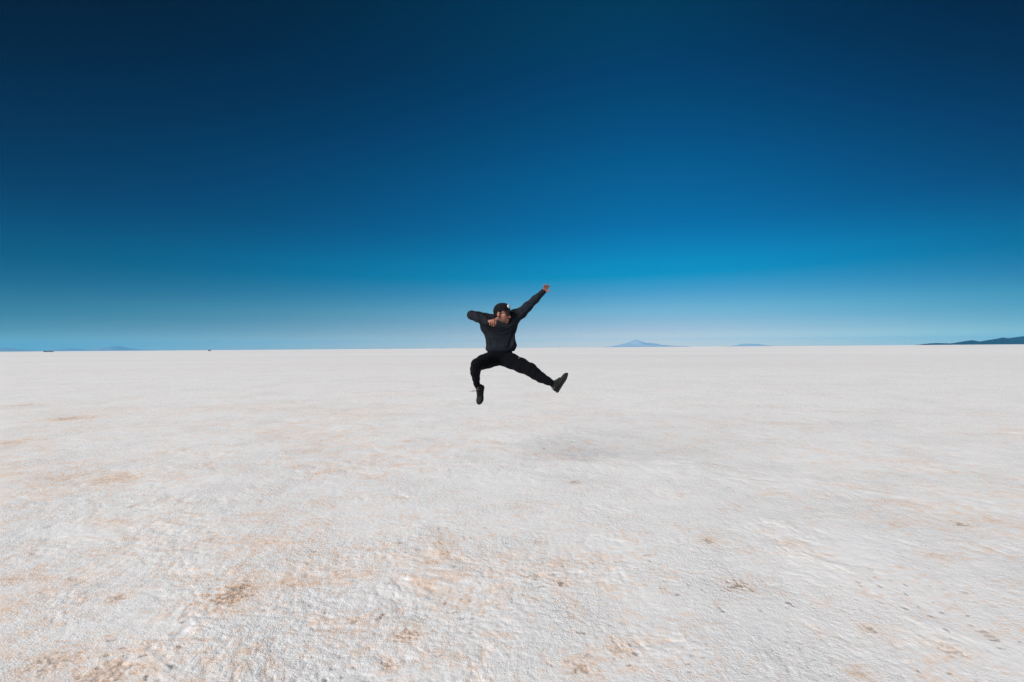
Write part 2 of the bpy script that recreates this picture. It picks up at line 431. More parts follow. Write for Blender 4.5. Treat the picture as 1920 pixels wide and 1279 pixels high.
def vnormals(V, F):
    n = np.cross(V[F[:, 2]] - V[F[:, 0]], V[F[:, 3]] - V[F[:, 1]])
    N_ = np.zeros_like(V)
    for i in range(4):
        for c in range(3): N_[:, c] += np.bincount(F[:, i], n[:, c], len(V))
    return N_ / (np.linalg.norm(N_, axis=1, keepdims=True) + 1e-12)
def relax(V, F, it=2, w_=.5):
    E = np.concatenate([F[:, [0, 1]], F[:, [1, 2]], F[:, [2, 3]], F[:, [3, 0]]])
    E = np.concatenate([E, E[:, ::-1]])
    cnt = np.bincount(E[:, 0], minlength=len(V))[:, None] + 1e-9
    for _ in range(it):
        S = np.stack([np.bincount(E[:, 0], V[E[:, 1], c], len(V)) for c in range(3)], -1) / cnt
        V = V + (S - V) * w_
    return V
def frame(Fv, Uv):
    Fv = np.array(Fv, float); Fv /= np.linalg.norm(Fv)
    Uv = np.array(Uv, float); Uv -= Fv * (Uv @ Fv); Uv /= np.linalg.norm(Uv)
    S = np.cross(Uv, Fv)
    return np.array([Fv, S, Uv])          # rows: forward, side, up

def tube(bm, pts, r, n=6):
    rings = []
    pts = [Vector(p) for p in pts]
    for i, p in enumerate(pts):
        d = (pts[min(i + 1, len(pts) - 1)] - pts[max(i - 1, 0)]).normalized()
        a = d.orthogonal().normalized() if i == 0 else (rings_a - d * rings_a.dot(d)).normalized()
        rings_a = a
        b = d.cross(a)
        rings.append([bm.verts.new(p + (a * math.cos(2 * math.pi * j / n) + b * math.sin(2 * math.pi * j / n)) * r) for j in range(n)])
    for i in range(len(rings) - 1):
        for j in range(n): bm.faces.new((rings[i][j], rings[i][(j + 1) % n], rings[i + 1][(j + 1) % n], rings[i + 1][j]))
    bm.faces.new(rings[0][::-1]); bm.faces.new(rings[-1])

# ------------------------------------------------------------------ the jumping man
ORG = P(938, 700, 0); ORG[2] = 0.0
man = empty('person', ORG)
tag(man, 'man in black clothes and cap leaping in mid air, one arm raised, legs spread', 'person')

def cloth_mat(name, base, scale=260):
    m = material(name, base, .95, .05, noise=(14, .8, 1.25), bump=(scale, .35, .0012))
    b = m.node_tree.nodes['Principled BSDF']
    b.inputs['Sheen Weight'].default_value = .03; b.inputs['Sheen Roughness'].default_value = .5
    b.inputs['Sheen Tint'].default_value = (.5, .6, .75, 1)
    return m
M_SWEAT = cloth_mat('charcoal_fleece', (.0125, .0148, .0195))
M_TROUS = cloth_mat('black_jersey', (.0028, .0030, .0042))
M_CAP = cloth_mat('black_twill', (.009, .009, .011), 400)
M_SHOE = material('black_knit', (.0055, .0065, .0065), .8, .25, noise=(60, .7, 1.5), bump=(500, .5, .001))
M_SOLE = material('dark_rubber', (.009, .011, .011), .7, .3, noise=(30, .8, 1.3))
M_LACE = material('grey_lace', (.16, .15, .14), .9)
M_HAIR = material('dark_hair', (.006, .005, .0045), .8, .1, noise=(120, .6, 1.6), bump=(300, .6, .003))
M_LENS = material('dark_lens', (.004, .005, .007), .14, .35)
M_FRAME = material('black_plastic', (.006, .006, .007), .3, .5)
M_BADGE = material('white_patch', (.80, .77, .80), .8)
M_MARK = material('grey_thread', (.33, .29, .33), .9)
M_ZIP = material('pale_print', (.22, .23, .24), .6)
skin = bpy.data.materials.new('skin'); skin.use_nodes = True
b_ = skin.node_tree.nodes['Principled BSDF']; a_ = skin.node_tree.nodes.new('ShaderNodeAttribute'); a_.attribute_name = 'tint'
n_s = skin.node_tree.nodes.new('ShaderNodeTexNoise'); n_s.inputs['Scale'].default_value = 260
bp_ = skin.node_tree.nodes.new('ShaderNodeBump'); bp_.inputs['Strength'].default_value = .25; bp_.inputs['Distance'].default_value = .0006
skin.node_tree.links.new(n_s.outputs['Fac'], bp_.inputs['Height']); skin.node_tree.links.new(bp_.outputs[0], b_.inputs['Normal'])
skin.node_tree.links.new(a_.outputs['Color'], b_.inputs['Base Color']); b_.inputs['Roughness'].default_value = .48; b_.inputs['Specular IOR Level'].default_value = .4
b_.inputs['Subsurface Weight'].default_value = .12; b_.inputs['Subsurface Radius'].default_value = (.01, .004, .002)

# joints
J = dict(
    pelvis=Z(395, 765), waist=Z(385, 690), chest=Z(388, 520, .01), top=Z(398, 430, .0),
    shL=Z(285, 408, -.01), elL=Z(126, 364, -.12), wrL=Z(284, 428, -.225),
    shR=Z(512, 392, .02), elR=Z(660, 284, -.04), wrR=P(1020.2, 545.2, -.10),
    hiL=Z(345, 782, -.02), knL=Z(172, 838, -.29), anL=Z(184, 1046, .015),
    hiR=Z(455, 792, -.02), knR=Z(692, 885, -.24), anR=Z(905, 1026, -.42))
HD = Z(418, 352, -.07)
HF = frame((.88, -.47, -.07), (.05, 0, 1.0))
def hd(f, s_, u): return HD + HF[0] * f + HF[1] * s_ + HF[2] * u
# HF[1]: which way is the side axis? make +s point towards the camera
if HF[1][1] > 0: HF = np.array([HF[0], -HF[1], HF[2]])

LF = frame((-.12, -.50, -.86), (-.50, -.80, .35))
RF = frame((.47, -.30, .84), (-.87, -.10, .46))
def foot_origin(an, fr): return an - (fr[0] * (-.072) + fr[2] * .098) * .85
SS = .85
def at(o, fr, f, s_, u): return o + (fr[0] * f + fr[1] * s_ + fr[2] * u) * SS
LO = foot_origin(Z(188, 1056, .0), LF); RO = foot_origin(Z(915, 1024, -.42), RF)

lo = Z(60, 1240, 0) - np.array((0, .56, .02)); hi = Z(1080, 40, 0) + np.array((0.02, .20, .02))

# ---- body: one continuous figure
B = Field(lo, hi, .0040)
B.chain([J['pelvis'], J['waist'], J['chest'], J['top']], [.080, .085, .100, .080], .05)
B.chain([J['top'] + (0, 0, .01), J['shL']], [.06, .05], .04); B.chain([J['top'], J['shR']], [.06, .052], .04)
B.chain([J['shL'], J['elL'], J['wrL']], [.048, .036, .024], .015)
B.chain([J['shR'], J['elR'], J['wrR']], [.048, .036, .024], .015)
B.chain([J['pelvis'], J['hiL'], J['knL'], J['anL']], [.07, .055, .036, .021], .01)
B.chain([J['pelvis'], J['hiR'], J['knR'], J['anR']], [.07, .058, .042, .024], .015)
for o_, fr in ((LO, LF), (RO, RF)):
    B.chain([at(o_, fr, -.072, 0, .098), at(o_, fr, -.075, 0, .055)], [.026, .026], .005)
    B.chain([at(o_, fr, -.085, 0, .04), at(o_, fr, .02, 0, .040), at(o_, fr, .10, 0, .025)], [.022, .022, .014], .005)
# neck + head
B.chain([J['top'] + (0, -.005, .0), hd(-.028, 0, -.055)], [.064, .056], .03)
B.ell(hd(-.015, 0, .040), (.096, .075, .086), HF, .02)
B.ell(hd(.030, 0, -.015), (.060, .061, .083), HF, .02)
B.ell(hd(.034, 0, -.078), (.054, .050, .036), HF, .02)
B.ell(hd(.076, 0, -.100), (.021, .025, .017), HF, .015)
B.ell(hd(.078, 0, .020), (.016, .050, .010), HF, .012)
B.cone(hd(.086, 0, -.002), hd(.112, 0, -.034), .007, .0105, .008)
for sg_ in (-1, 1):
    B.ell(hd(.099, sg_ * .011, -.040), (.011, .008, .008), HF, .006)
    B.ell(hd(.060, sg_ * .044, -.022), (.022, .018, .018), HF, .015)
    B.ell(hd(.088, sg_ * .031, .000), (.012, .016, .010), HF, .0, 'cut')
    B.ell(hd(-.008, sg_ * .078, -.012), (.019, .009, .033), HF, .006)
    B.ell(hd(-.004, sg_ * .089, -.010), (.009, .006, .018), HF, .0, 'cut')
B.ell(hd(.090, 0, -.0655), (.010, .024, .0055), HF, .004)
B.ell(hd(.087, 0, -.0770), (.011, .021, .0065), HF, .004)
B.ell(hd(.100, 0, -.0712), (.010, .020, .0015), HF, 0, 'cut')
# hand held at the chest: fingers curl down, thumb lies along the side
W = J['wrL']
KN = [Z(302, 422, -.262), Z(319, 417, -.272), Z(337, 417, -.275), Z(353, 422, -.268)]
PI_ = [Z(300, 440, -.285), Z(318, 441, -.300), Z(336, 443, -.303), Z(355, 442, -.294)]
TI = [Z(301, 457, -.268), Z(320, 464, -.280), Z(337, 469, -.284), Z(350, 459, -.276)]
for i in range(4):
    B.cone(W + (0, -.004, 0), KN[i], .021, .0135, .008)
    B.cone(KN[i], PI_[i], .0105, .0090, .002); B.cone(PI_[i], TI[i], .0088, .0070, .002)
    B.cone(TI[i], TI[i] + (-.004, .014, -.002), .0070, .0060, .001)
B.chain([W + (.012, 0, .010), Z(330, 410, -.235), Z(352, 411, -.255), Z(364, 424, -.262)], [.014, .0105, .0095, .0075], .004)
# raised hand: fingers fanned and half curled, thumb out to the side
W = J['wrR']
fing = [[(1020.6, 540.2, -.125), (1019.6, 536.9, -.150), (1020.7, 534.4, -.172)],
        [(1022.4, 539.4, -.130), (1022.8, 535.4, -.158), (1024.4, 533.1, -.184)],
        [(1024.2, 539.6, -.130), (1026.3, 535.8, -.162), (1028.1, 535.0, -.192)],
        [(1025.6, 541.0, -.125), (1028.8, 537.6, -.150), (1030.0, 540.0, -.180)]]
B.cone(J['elR'] * .12 + W * .88, W, .024, .021, .01)
for ch in fing:
    p = [P(*c) for c in ch]
    B.cone(W, p[0], .019, .0125, .008)
    B.chain(p, [.0100, .0086, .0066], .002)
B.chain([W + (.004, 0, -.006), P(1025.2, 545.6, -.118), P(1028.6, 546.2, -.130), P(1031.8, 545.4, -.142)], [.017, .0120, .0095, .0070], .004)
V, Fc = B.mesh()
body = mesh_np('body', V, Fc, skin, man, True, ORG); del B
q = (V - HD) @ HF.T                                  # head-local f, s, u
col = np.tile(np.array((.25, .104, .071, 1.0)), (len(V), 1))
hf, hs, hu = q[:, 0], q[:, 1], q[:, 2]
inh = (np.abs(hf) < .16) & (np.abs(hs) < .11) & (np.abs(hu) < .16)
nz = vnoise3(V * 180, 5)
line = -.028 - .030 * sstep(.0, .05, hf) + .004 * nz
beard = inh * sstep(.008, -.008, hu - line) * sstep(-.05, -.02, hf) * (hu > -.135)
beard = beard * (1 - sstep(.098, .103, hf))
mouth = inh & (np.abs(hu + .0715) < .0105) & (hf > .082) & (np.abs(hs) < .024)
cheek = inh * np.exp(-(((hf - .065) / .03) ** 2 + ((hu + .025) / .02) ** 2))
col[:, :3] = col[:, :3] * (1 - .25 * cheek[:, None]) + np.array((.31, .085, .06)) * .25 * cheek[:, None]
bm_ = (beard * (.74 + .16 * nz))[:, None]
col[:, :3] = col[:, :3] * (1 - bm_) + np.array((.045, .027, .018)) * bm_
col[mouth, :3] = (.26, .09, .075)
a = body.data.attributes.new('tint', 'FLOAT_COLOR', 'POINT'); a.data.foreach_set('color', col.astype(np.float32).ravel())

def wrinkle(V, F, lines, amp=.006, wid=.010, n_amp=.0025, n_sc=22, seed=3, front=True):
    N_ = vnormals(V, F)
    d = np.zeros(len(V))
    for ln in lines:
        pts = [Z(*p_) for p_ in ln[0]]; a_s = ln[1]
        best = np.full(len(V), 9.)
        along = np.zeros(len(V)); tot = sum(np.linalg.norm((pts[i + 1] - pts[i])[[0, 2]]) for i in range(len(pts) - 1)); run = 0
        for i in range(len(pts) - 1):
            A, C = pts[i][[0, 2]], pts[i + 1][[0, 2]]; e = C - A; ll = e @ e
            t = np.clip(((V[:, [0, 2]] - A) @ e) / ll, 0, 1)
            dd = np.linalg.norm(V[:, [0, 2]] - A - t[:, None] * e, axis=1)
            m = dd < best; best[m] = dd[m]; along[m] = (run + t[m] * math.sqrt(ll)) / tot; run += math.sqrt(ll)
        fade = np.clip(np.minimum(along, 1 - along) * 5, 0, 1)
        d += amp * a_s * fade * np.exp(-(best / wid) ** 2)
    if front: d *= sstep(.02, -.55, N_[:, 1])
    p = V * n_sc
    d += n_amp * (vnoise3(p * (1, 1, 1), seed) + .5 * vnoise3(p * 2.1, seed + 1))
    return V + N_ * d[:, None]

# ---- sweatshirt
S = Field(lo, hi, .0048)
TV = [392, 410, 430, 470, 520, 560, 600, 650, 682, 700, 714]
TC = [402, 400, 393, 388, 391, 393, 399, 406, 403, 402, 402]
TW = [70, 118, 150, 168, 160, 147, 141, 144, 147, 146, 134]
TD = [.060, .090, .108, .126, .128, .122, .120, .124, .130, .128, .112]
tz = np.array([Z(400, v)[2] for v in TV]); tcx = np.array([Z(c, v)[0] for c, v in zip(TC, TV)]); tw = np.array(TW) / 787.0; td = np.array(TD)
def torso(X, Y, Zz):
    zz = Zz.ravel(); o_ = np.argsort(tz)
    c = np.interp(zz, tz[o_], tcx[o_]); w2 = np.interp(zz, tz[o_], tw[o_]); d2 = np.interp(zz, tz[o_], td[o_])
    c, w2, d2 = (a[None, None, :] for a in (c, w2, d2))
    e = 2.35
    r = (np.abs((X - c) / w2) ** e + np.abs((Y - .005 - FIG_D) / d2) ** e) ** (1 / e)
    d = (r - 1) * np.minimum(w2, d2) * 1.15
    return np.maximum(np.maximum(d, (tz.min() - Zz)), Zz - tz.max())
S.func(Z(180, 740, 0) - np.array((0, .2, 0)), Z(600, 370, 0) + np.array((0, .2, 0)), torso, .0)
S.chain([Z(402, 412, .005), Z(320, 408, -.005), Z(255, 398, -.03), Z(185, 380, -.08), J['elL']], [.062, .064, .066, .061, .052], .03)
S.ell(J['elL'] + (-.006, 0, .004), (.050, .050, .042), None, .02)
S.chain([J['elL'], Z(205, 397, -.175), Z(262, 421, -.212), Z(279, 427, -.222)], [.052, .047, .038, .033], .02)
S.cone(Z(275, 425, -.22), Z(287, 430, -.228), .031, .030, .004)
S.chain([Z(250, 425, -.02), Z(255, 480, 0)], [.055, .050], .05)            # slack under the bent arm
S.chain([Z(425, 408, .01), Z(500, 388, .02), Z(545, 368, .01), Z(600, 343, -.02), Z(660, 283, -.04), Z(735, 211, -.07), Z(795, 154, -.09)],
        [.060, .076, .078, .064, .055, .0445, .036], .03)
S.cone(Z(795, 154, -.09), Z(818, 133, -.098), .0365, .0345, .003)
S.chain([Z(520, 425, 0), Z(505, 480, .01)], [.062, .05], .05)
S.chain([Z(528, 600, .05), Z(532, 650, .055), Z(522, 690, .05)], [.018, .026, .018], .03)   # back panel blown out to the right
S.ell(Z(408, 424, -.045), (.082, .066, .034), frame((1, 0, .05), (0, 0, 1)), .02)          # collar
V, Fc = S.mesh(); del S
folds = [([(262, 440, 0), (300, 478, 0), (360, 506, 0), (430, 506, 0), (500, 470, 0), (545, 425, 0)], 1.0),
         ([(240, 462, 0), (290, 512, 0), (360, 546, 0), (430, 545, 0), (510, 505, 0)], .9),
         ([(330, 470, 0), (380, 486, 0), (440, 482, 0), (490, 452, 0)], .7),
         ([(232, 482, 0), (262, 545, 0), (300, 610, 0), (318, 690, 0)], 1.1),
         ([(262, 560, 0), (276, 620, 0), (292, 690, 0)], .9),
         ([(545, 470, 0), (522, 540, 0), (498, 610, 0), (480, 690, 0)], -1.4),
         ([(530, 520, 0), (530, 580, 0), (515, 640, 0), (525, 690, 0)], 1.2),
         ([(505, 560, 0), (520, 620, 0), (500, 680, 0)], .8),
         ([(330, 640, 0), (380, 668, 0), (440, 660, 0), (490, 640, 0)], .5),
         ([(150, 345, 0), (180, 366, 0), (205, 398, 0)], .9), ([(185, 350, 0), (215, 372, 0), (240, 402, 0)], -.8), ([(110, 372, 0), (170, 398, 0), (230, 425, 0)], .8),
         ([(225, 362, 0), (255, 385, 0), (285, 408, 0)], .9), ([(290, 380, 0), (320, 398, 0), (345, 420, 0)], .8),
         ([(490, 352, 0), (512, 385, 0), (530, 420, 0)], 1.1), ([(520, 340, 0), (540, 372, 0), (552, 405, 0)], -1.0),
         ([(560, 330, 0), (578, 355, 0), (590, 392, 0)], .9), ([(600, 300, 0), (622, 330, 0), (632, 352, 0)], -.8),
         ([(625, 275, 0), (655, 290, 0), (680, 300, 0)], .9), ([(650, 250, 0), (690, 268, 0), (706, 272, 0)], -.7), ([(690, 222, 0), (720, 238, 0), (735, 246, 0)], .5),
         ([(745, 175, 0), (768, 196, 0), (778, 204, 0)], .5), ([(558, 405, 0), (640, 330, 0), (720, 250, 0)], .7)]
V = wrinkle(V, Fc, folds, .0145, .0105, .0014, 15, 3)
# ribbed hem and cuffs read as a slight step
hem = sstep(Z(400, 688)[2], Z(400, 692)[2], V[:, 2]); N_ = vnormals(V, Fc)
tors = (V[:, 0] > Z(240, 600)[0]) & (V[:, 0] < Z(565, 600)[0])
V = V - N_ * (.006 * hem * tors)[:, None]
V = relax(V, Fc, 1, .4)
sweat = mesh_np('sweatshirt', V, Fc, M_SWEAT, man, True, ORG)

# ---- trousers
T = Field(lo, hi, .0048)
T.ell(Z(395, 752, .005), (.160, .120, .085), None, .02)
T.ell(Z(395, 712, .005), (.150, .112, .040), None, .03)
T.chain([Z(350, 784, -.02), Z(280, 800, -.10), Z(236, 812, -.18), Z(176, 836, -.285)], [.090, .088, .082, .0705], .035)
T.chain([Z(176, 838, -.285), Z(163, 880, -.23), Z(160, 915, -.18), Z(167, 970, -.08), Z(173, 1020, -.02), Z(179, 1046, .01)], [.0690, .0635, .0575, .0455, .0375, .0330], .015)
T.chain([Z(215, 850, -.20), Z(226, 874, -.16)], [.035, .018], .02)          # loose cloth behind the knee
T.chain([Z(448, 788, -.02), Z(510, 806, -.08), Z(600, 846, -.16), Z(688, 890, -.24)], [.091, .089, .084, .0750], .035)
T.chain([Z(688, 888, -.24), Z(735, 925, -.28), Z(790, 962, -.33), Z(850, 993, -.38), Z(898, 1018, -.415)], [.0750, .068, .0590, .0455, .0375], .02)
T.cone(Z(690, 868, -.25), Z(700, 872, -.255), .058, .055, .02)
V, Fc = T.mesh(); del T
folds = [([(270, 745, 0), (330, 775, 0), (380, 820, 0)], .8), ([(520, 740, 0), (450, 780, 0), (400, 825, 0)], .9), ([(230, 770, 0), (290, 800, 0), (350, 840, 0)], .7),
         ([(560, 770, 0), (500, 810, 0), (440, 845, 0)], .7), ([(150, 820, 0), (180, 860, 0), (205, 880, 0)], .8), ([(125, 850, 0), (165, 880, 0), (205, 905, 0)], .8),
         ([(130, 930, 0), (165, 945, 0), (200, 940, 0)], .6), ([(135, 985, 0), (165, 1000, 0), (200, 992, 0)], .7), ([(150, 1025, 0), (175, 1032, 0), (195, 1024, 0)], .6),
         ([(660, 820, 0), (670, 870, 0), (650, 930, 0)], .8), ([(720, 850, 0), (715, 900, 0), (700, 950, 0)], .6), ([(820, 950, 0), (815, 985, 0), (800, 1010, 0)], .6),
         ([(860, 975, 0), (860, 1000, 0), (850, 1030, 0)], .6), ([(740, 880, 0), (800, 925, 0), (870, 985, 0)], .5)]
V = wrinkle(V, Fc, folds, .0045, .012, .0007, 12, 9)
V = relax(V, Fc, 1, .4)
trous = mesh_np('trousers', V, Fc, M_TROUS, man, True, ORG)
bm = bmesh.new()
zp = [Z(574, 778, -.20), Z(581, 774, -.20), Z(589, 770, -.195)]
zdir = Vector((0, -1, 0))
tube(bm, [Vector(p_ - ORG) + Vector((0, -.012, 0)) for p_ in zp], .0028, 6)
bm_obj('pocket_zip', bm, M_ZIP, trous, True)

# ---- hair under the cap
HB = Field(HD - .17, HD + .17, .0030)
HB.ell(hd(-.018, 0, .036), (.101, .080, .088), HF, 0)
HB.ell(hd(-.052, 0, -.022), (.052, .062, .052), HF, .02)
def cutplane(fn):
    HB.func(HD - .2, HD + .2, fn, 0, 'and')
def loc(X, Y, Zz):
    X = X - HD[0]; Y = Y - HD[1]; Zz = Zz - HD[2]
    return [X * HF[i][0] + Y * HF[i][1] + Zz * HF[i][2] for i in range(3)]
def hairline(X, Y, Zz):
    f, s_, u = loc(X, Y, Zz)
    # behind the ear down to the nape; a short sideburn in front of it; nothing on the forehead
    back = np.maximum(f + .020, -.062 - u)
    side = np.maximum(np.maximum(f - .030, -.018 - u), -(f + .03))
    up = np.maximum(.045 - u, f - .055)
    return np.minimum(np.minimum(back, side), up)
cutplane(hairline)
V, Fc = HB.mesh(); del HB
N_ = vnormals(V, Fc); V = V + N_ * (.0022 * vnoise3(V * 160, 8))[:, None]
mesh_np('hair', V, Fc, M_HAIR, man, True, ORG)

# ---- cap
CP = Field(HD - .2, HD + .2, .0025)
CP.ell(hd(-.010, 0, .040), (.106, .088, .094), HF, 0)
CP.ell(hd(.030, 0, .080), (.062, .062, .048), HF, .02)          # stiff front panel
CP.func(HD - .2, HD + .2, lambda X, Y, Zz: (lambda q_: (.036 + .10 * q_[0] * 1.0) * 0 + (.034 + .16 * np.minimum(q_[0], .1) * .6) - q_[2])(loc(X, Y, Zz)), 0, 'and')
V, Fc = CP.mesh(); del CP
ql = (V - HD) @ HF.T
ang = np.arctan2(ql[:, 1], ql[:, 0] + .01)
seam = np.zeros(len(V))
for k_ in range(6):
    dd = np.abs((ang - (k_ * math.pi / 3) + math.pi) % (2 * math.pi) - math.pi) * np.hypot(ql[:, 0], ql[:, 1])
    seam += np.exp(-(dd / .003) ** 2)
V = V - vnormals(V, Fc) * (.0014 * seam)[:, None]
cap = mesh_np('cap', V, Fc, M_CAP, man, True, ORG)
BR = Field(HD - .22, HD + .22, .0020)
def brim(X, Y, Zz):
    f, s_, u = loc(X, Y, Zz)
    mid = .046 - 3.2 * s_ ** 2 - .10 * (f - .09) - 1.2 * np.maximum(f - .09, 0) ** 2
    pl = np.sqrt(((f - .075) / .095) ** 2 + (s_ / .079) ** 2) - 1
    return np.maximum(np.maximum(np.abs(u - mid) - .0030, pl * .07), .055 - f)
BR.func(HD - .22, HD + .22, brim, 0)
V, Fc = BR.mesh(); del BR
mesh_np('brim', V, Fc, M_CAP, cap, True, ORG)
# badge: a domed round patch following the front panel, with a small stitched emblem
def on_cap(s_, u_):
    """point on the cap front at side s_, height u_"""
    f1 = -.010 + .106 * math.sqrt(max(0, 1 - (s_ / .088) ** 2 - ((u_ - .040) / .094) ** 2)) if (s_ / .088) ** 2 + ((u_ - .040) / .094) ** 2 < 1 else 0
    f2 = .030 + .062 * math.sqrt(max(0, 1 - (s_ / .062) ** 2 - ((u_ - .080) / .048) ** 2)) if (s_ / .062) ** 2 + ((u_ - .080) / .048) ** 2 < 1 else 0
    return max(f1, f2) + .0045
def cap_patch(name, shape, lift, mat, parent, cs=.008, cu=.090):
    bm = bmesh.new(); rings = []
    for r_ in (0, .25, .5, .75, 1.0, 1.0):
        last = len(rings) == 5
        ring = []
        for j in range(28):
            t = 2 * math.pi * j / 28; s_, u_ = shape(t)
            s_, u_ = cs + s_ * r_, cu + u_ * r_
            p_ = hd(on_cap(s_, u_) + (lift if not last else -.004), s_, u_)
            ring.append(bm.verts.new(Vector(p_ - ORG)))
        rings.append(ring)
    for i in range(5):
        for j in range(28): bm.faces.new((rings[i][j], rings[i][(j + 1) % 28], rings[i + 1][(j + 1) % 28], rings[i + 1][j]))
    bmesh.ops.remove_doubles(bm, verts=bm.verts, dist=1e-5); bmesh.ops.recalc_face_normals(bm, faces=bm.faces)
    return bm_obj(name, bm, mat, parent, True)
badge = cap_patch('badge', lambda t: (.025 * math.cos(t), .0235 * math.sin(t)), .0020, M_BADGE, cap)
cap_patch('emblem', lambda t: (.0065 * math.cos(t) * (1 + .5 * math.cos(3 * t)), .0085 * math.sin(t)), .0030, M_MARK, cap, .009, .091)

# ---- sunglasses
G = Field(HD - .16, HD + .16, .0020)
def fr_pt(s_, u_): return hd(.101 - 4.5 * s_ * s_, s_, u_)
for sg_ in (-1, 1):
    loop = [(.009, .014), (.030, .019), (.054, .015), (.056, -.004), (.046, -.020), (.026, -.022), (.012, -.010), (.009, .014)]
    for i in range(len(loop) - 1):
        G.cone(fr_pt(sg_ * loop[i][0], loop[i][1]), fr_pt(sg_ * loop[i + 1][0], loop[i + 1][1]), .0028, .0028, .001)
    G.cone(fr_pt(sg_ * .056, .010), hd(.070, sg_ * .073, .009), .0034, .0034, .002)
    G.cone(hd(.070, sg_ * .073, .009), hd(-.010, sg_ * .083, .010), .0034, .0030, .002)
G.cone(fr_pt(-.010, .010), fr_pt(.010, .010), .0030, .0030, .001)
V, Fc = G.mesh(); del G
glasses = mesh_np('sunglasses', V, Fc, M_FRAME, man, True, ORG)
for sg_ in (-1, 1):
    bm = bmesh.new()
    outl = [(.009, .014), (.018, .0175), (.030, .019), (.043, .018), (.054, .015), (.0565, .006), (.056, -.004), (.052, -.013), (.046, -.020), (.036, -.0225), (.026, -.022), (.018, -.017), (.012, -.010), (.010, .002)]
    for off in (0, -.0016):
        ring = [bm.verts.new(Vector(fr_pt(sg_ * a1, b1) + HF[0] * off - ORG)) for a1, b1 in outl]
        bm.faces.new(ring)
    bm.verts.ensure_lookup_table(); n14 = len(outl)
    for j in range(n14): bm.faces.new((bm.verts[j], bm.verts[(j + 1) % n14], bm.verts[n14 + (j + 1) % n14], bm.verts[n14 + j]))
    bmesh.ops.triangulate(bm, faces=[f_ for f_ in bm.faces if len(f_.verts) > 4]); bmesh.ops.recalc_face_normals(bm, faces=bm.faces)
    bm_obj('lens', bm, M_LENS, glasses)

# ---- shoes
def shoe(o_, fr, side):
    c_ = at(o_, fr, 0, 0, .05)
    A = Field(c_ - .20, c_ + .20, .0030)
    E = lambda f, s_, u, r, k=.02: A.ell(at(o_, fr, f, s_, u), [x_ * SS for x_ in r], fr, k)
    E(-.100, 0, .042, (.046, .035, .050)); E(-.040, 0, .045, (.085, .037, .044)); E(.040, .003 * side, .031, (.080, .043, .031))
    E(.088, .004 * side, .030, (.058, .049, .023)); E(.116, .002 * side, .021, (.036, .040, .018))
    A.chain([at(o_, fr, -.070, 0, .055), at(o_, fr, -.078, 0, .098)], [.037, .034], .015)
    A.chain([at(o_, fr, .030, 0, .062), at(o_, fr, -.030, 0, .092), at(o_, fr, -.050, 0, .112)], [.021, .022, .014], .015)
    A.cone(at(o_, fr, -.076, 0, .105), at(o_, fr, -.079, 0, .135), .0275, .0275, 0, 'cut')
    def above(X, Y, Zz):
        return .012 * SS - ((X - o_[0]) * fr[2][0] + (Y - o_[1]) * fr[2][1] + (Zz - o_[2]) * fr[2][2])
    A.func(c_ - .2, c_ + .2, above, 0, 'and')
    V, F_ = A.mesh()
    root = mesh_np('shoe', V, F_, M_SHOE, man, True, ORG)
    # sole with a rolled toe and heel
    A = Field(c_ - .22, c_ + .22, .0030)
    def sole(X, Y, Zz):
        X = X - o_[0]; Y = Y - o_[1]; Zz = Zz - o_[2]
        f, s_, u = [(X * fr[i][0] + Y * fr[i][1] + Zz * fr[i][2]) / SS for i in range(3)]
        hw = np.interp((f).ravel(), [-.152, -.145, -.12, -.05, .0, .06, .10, .135, .155, .163], [0, .020, .036, .035, .038, .052, .054, .043, .022, 0]).reshape(f.shape)
        roll = .10 * np.maximum(f - .09, 0) ** 1 * 1.6 + .12 * np.maximum(-.12 - f, 0)
        d1 = np.abs(s_) - hw; d2 = np.abs(u - .004 - roll) - .0125
        return np.maximum(d1 * .9, d2) * SS
    A.func(c_ - .22, c_ + .22, sole, 0)
    V, F_ = A.mesh(); V = relax(V, F_, 3, .5)
    mesh_np('sole', V, F_, M_SOLE, root, True, ORG)
    bm = bmesh.new()
    for i in range(5):
        f0 = .050 - i * .018; u0 = .074 + i * .0085
        tube(bm, [Vector(at(o_, fr, f0 - .008, -.030, u0 - .016) - ORG), Vector(at(o_, fr, f0, -.016, u0 + .003) - ORG), Vector(at(o_, fr, f0, 0, u0 + .010) - ORG), Vector(at(o_, fr, f0, .016, u0 + .003) - ORG), Vector(at(o_, fr, f0 - .008, .030, u0 - .016) - ORG)], .0022, 5)
    lace_mat = M_SOLE
    bm_obj('lace', bm, lace_mat, root, True)
    return root
s1 = shoe(LO, LF, 1); s2 = shoe(RO + RF[0] * -.010 + RF[2] * .002, RF, -1)
def bow(cen, pts, root):
    bm = bmesh.new()
    for ln in pts:
        pp = [Vector(Z(u_, v_, d_) - ORG) for u_, v_, d_ in ln]
        # smooth the polyline
        for _ in range(2):
            q_ = [pp[0]]
            for i in range(len(pp) - 1): q_ += [pp[i] * .75 + pp[i + 1] * .25, pp[i] * .25 + pp[i + 1] * .75]
            pp = q_ + [pp[-1]]
        tube(bm, pp, .0019, 5)
    bm_obj('bow', bm, M_LACE, root, True)
bow(None, [[(165, 1090, -.06), (150, 1084, -.075), (130, 1082, -.08), (124, 1092, -.08), (138, 1100, -.078), (158, 1093, -.065)],
           [(165, 1090, -.06), (140, 1091, -.07), (112, 1098, -.075), (98, 1099, -.075)],
           [(160, 1080, -.065), (180, 1076, -.085), (200, 1074, -.08)]], s1)
bow(None, [[(922, 1055, -.47), (905, 1062, -.48), (890, 1064, -.48), (888, 1072, -.48), (900, 1076, -.475), (918, 1064, -.47)],
           [(920, 1056, -.47), (910, 1072, -.475), (896, 1079, -.475)]], s2)

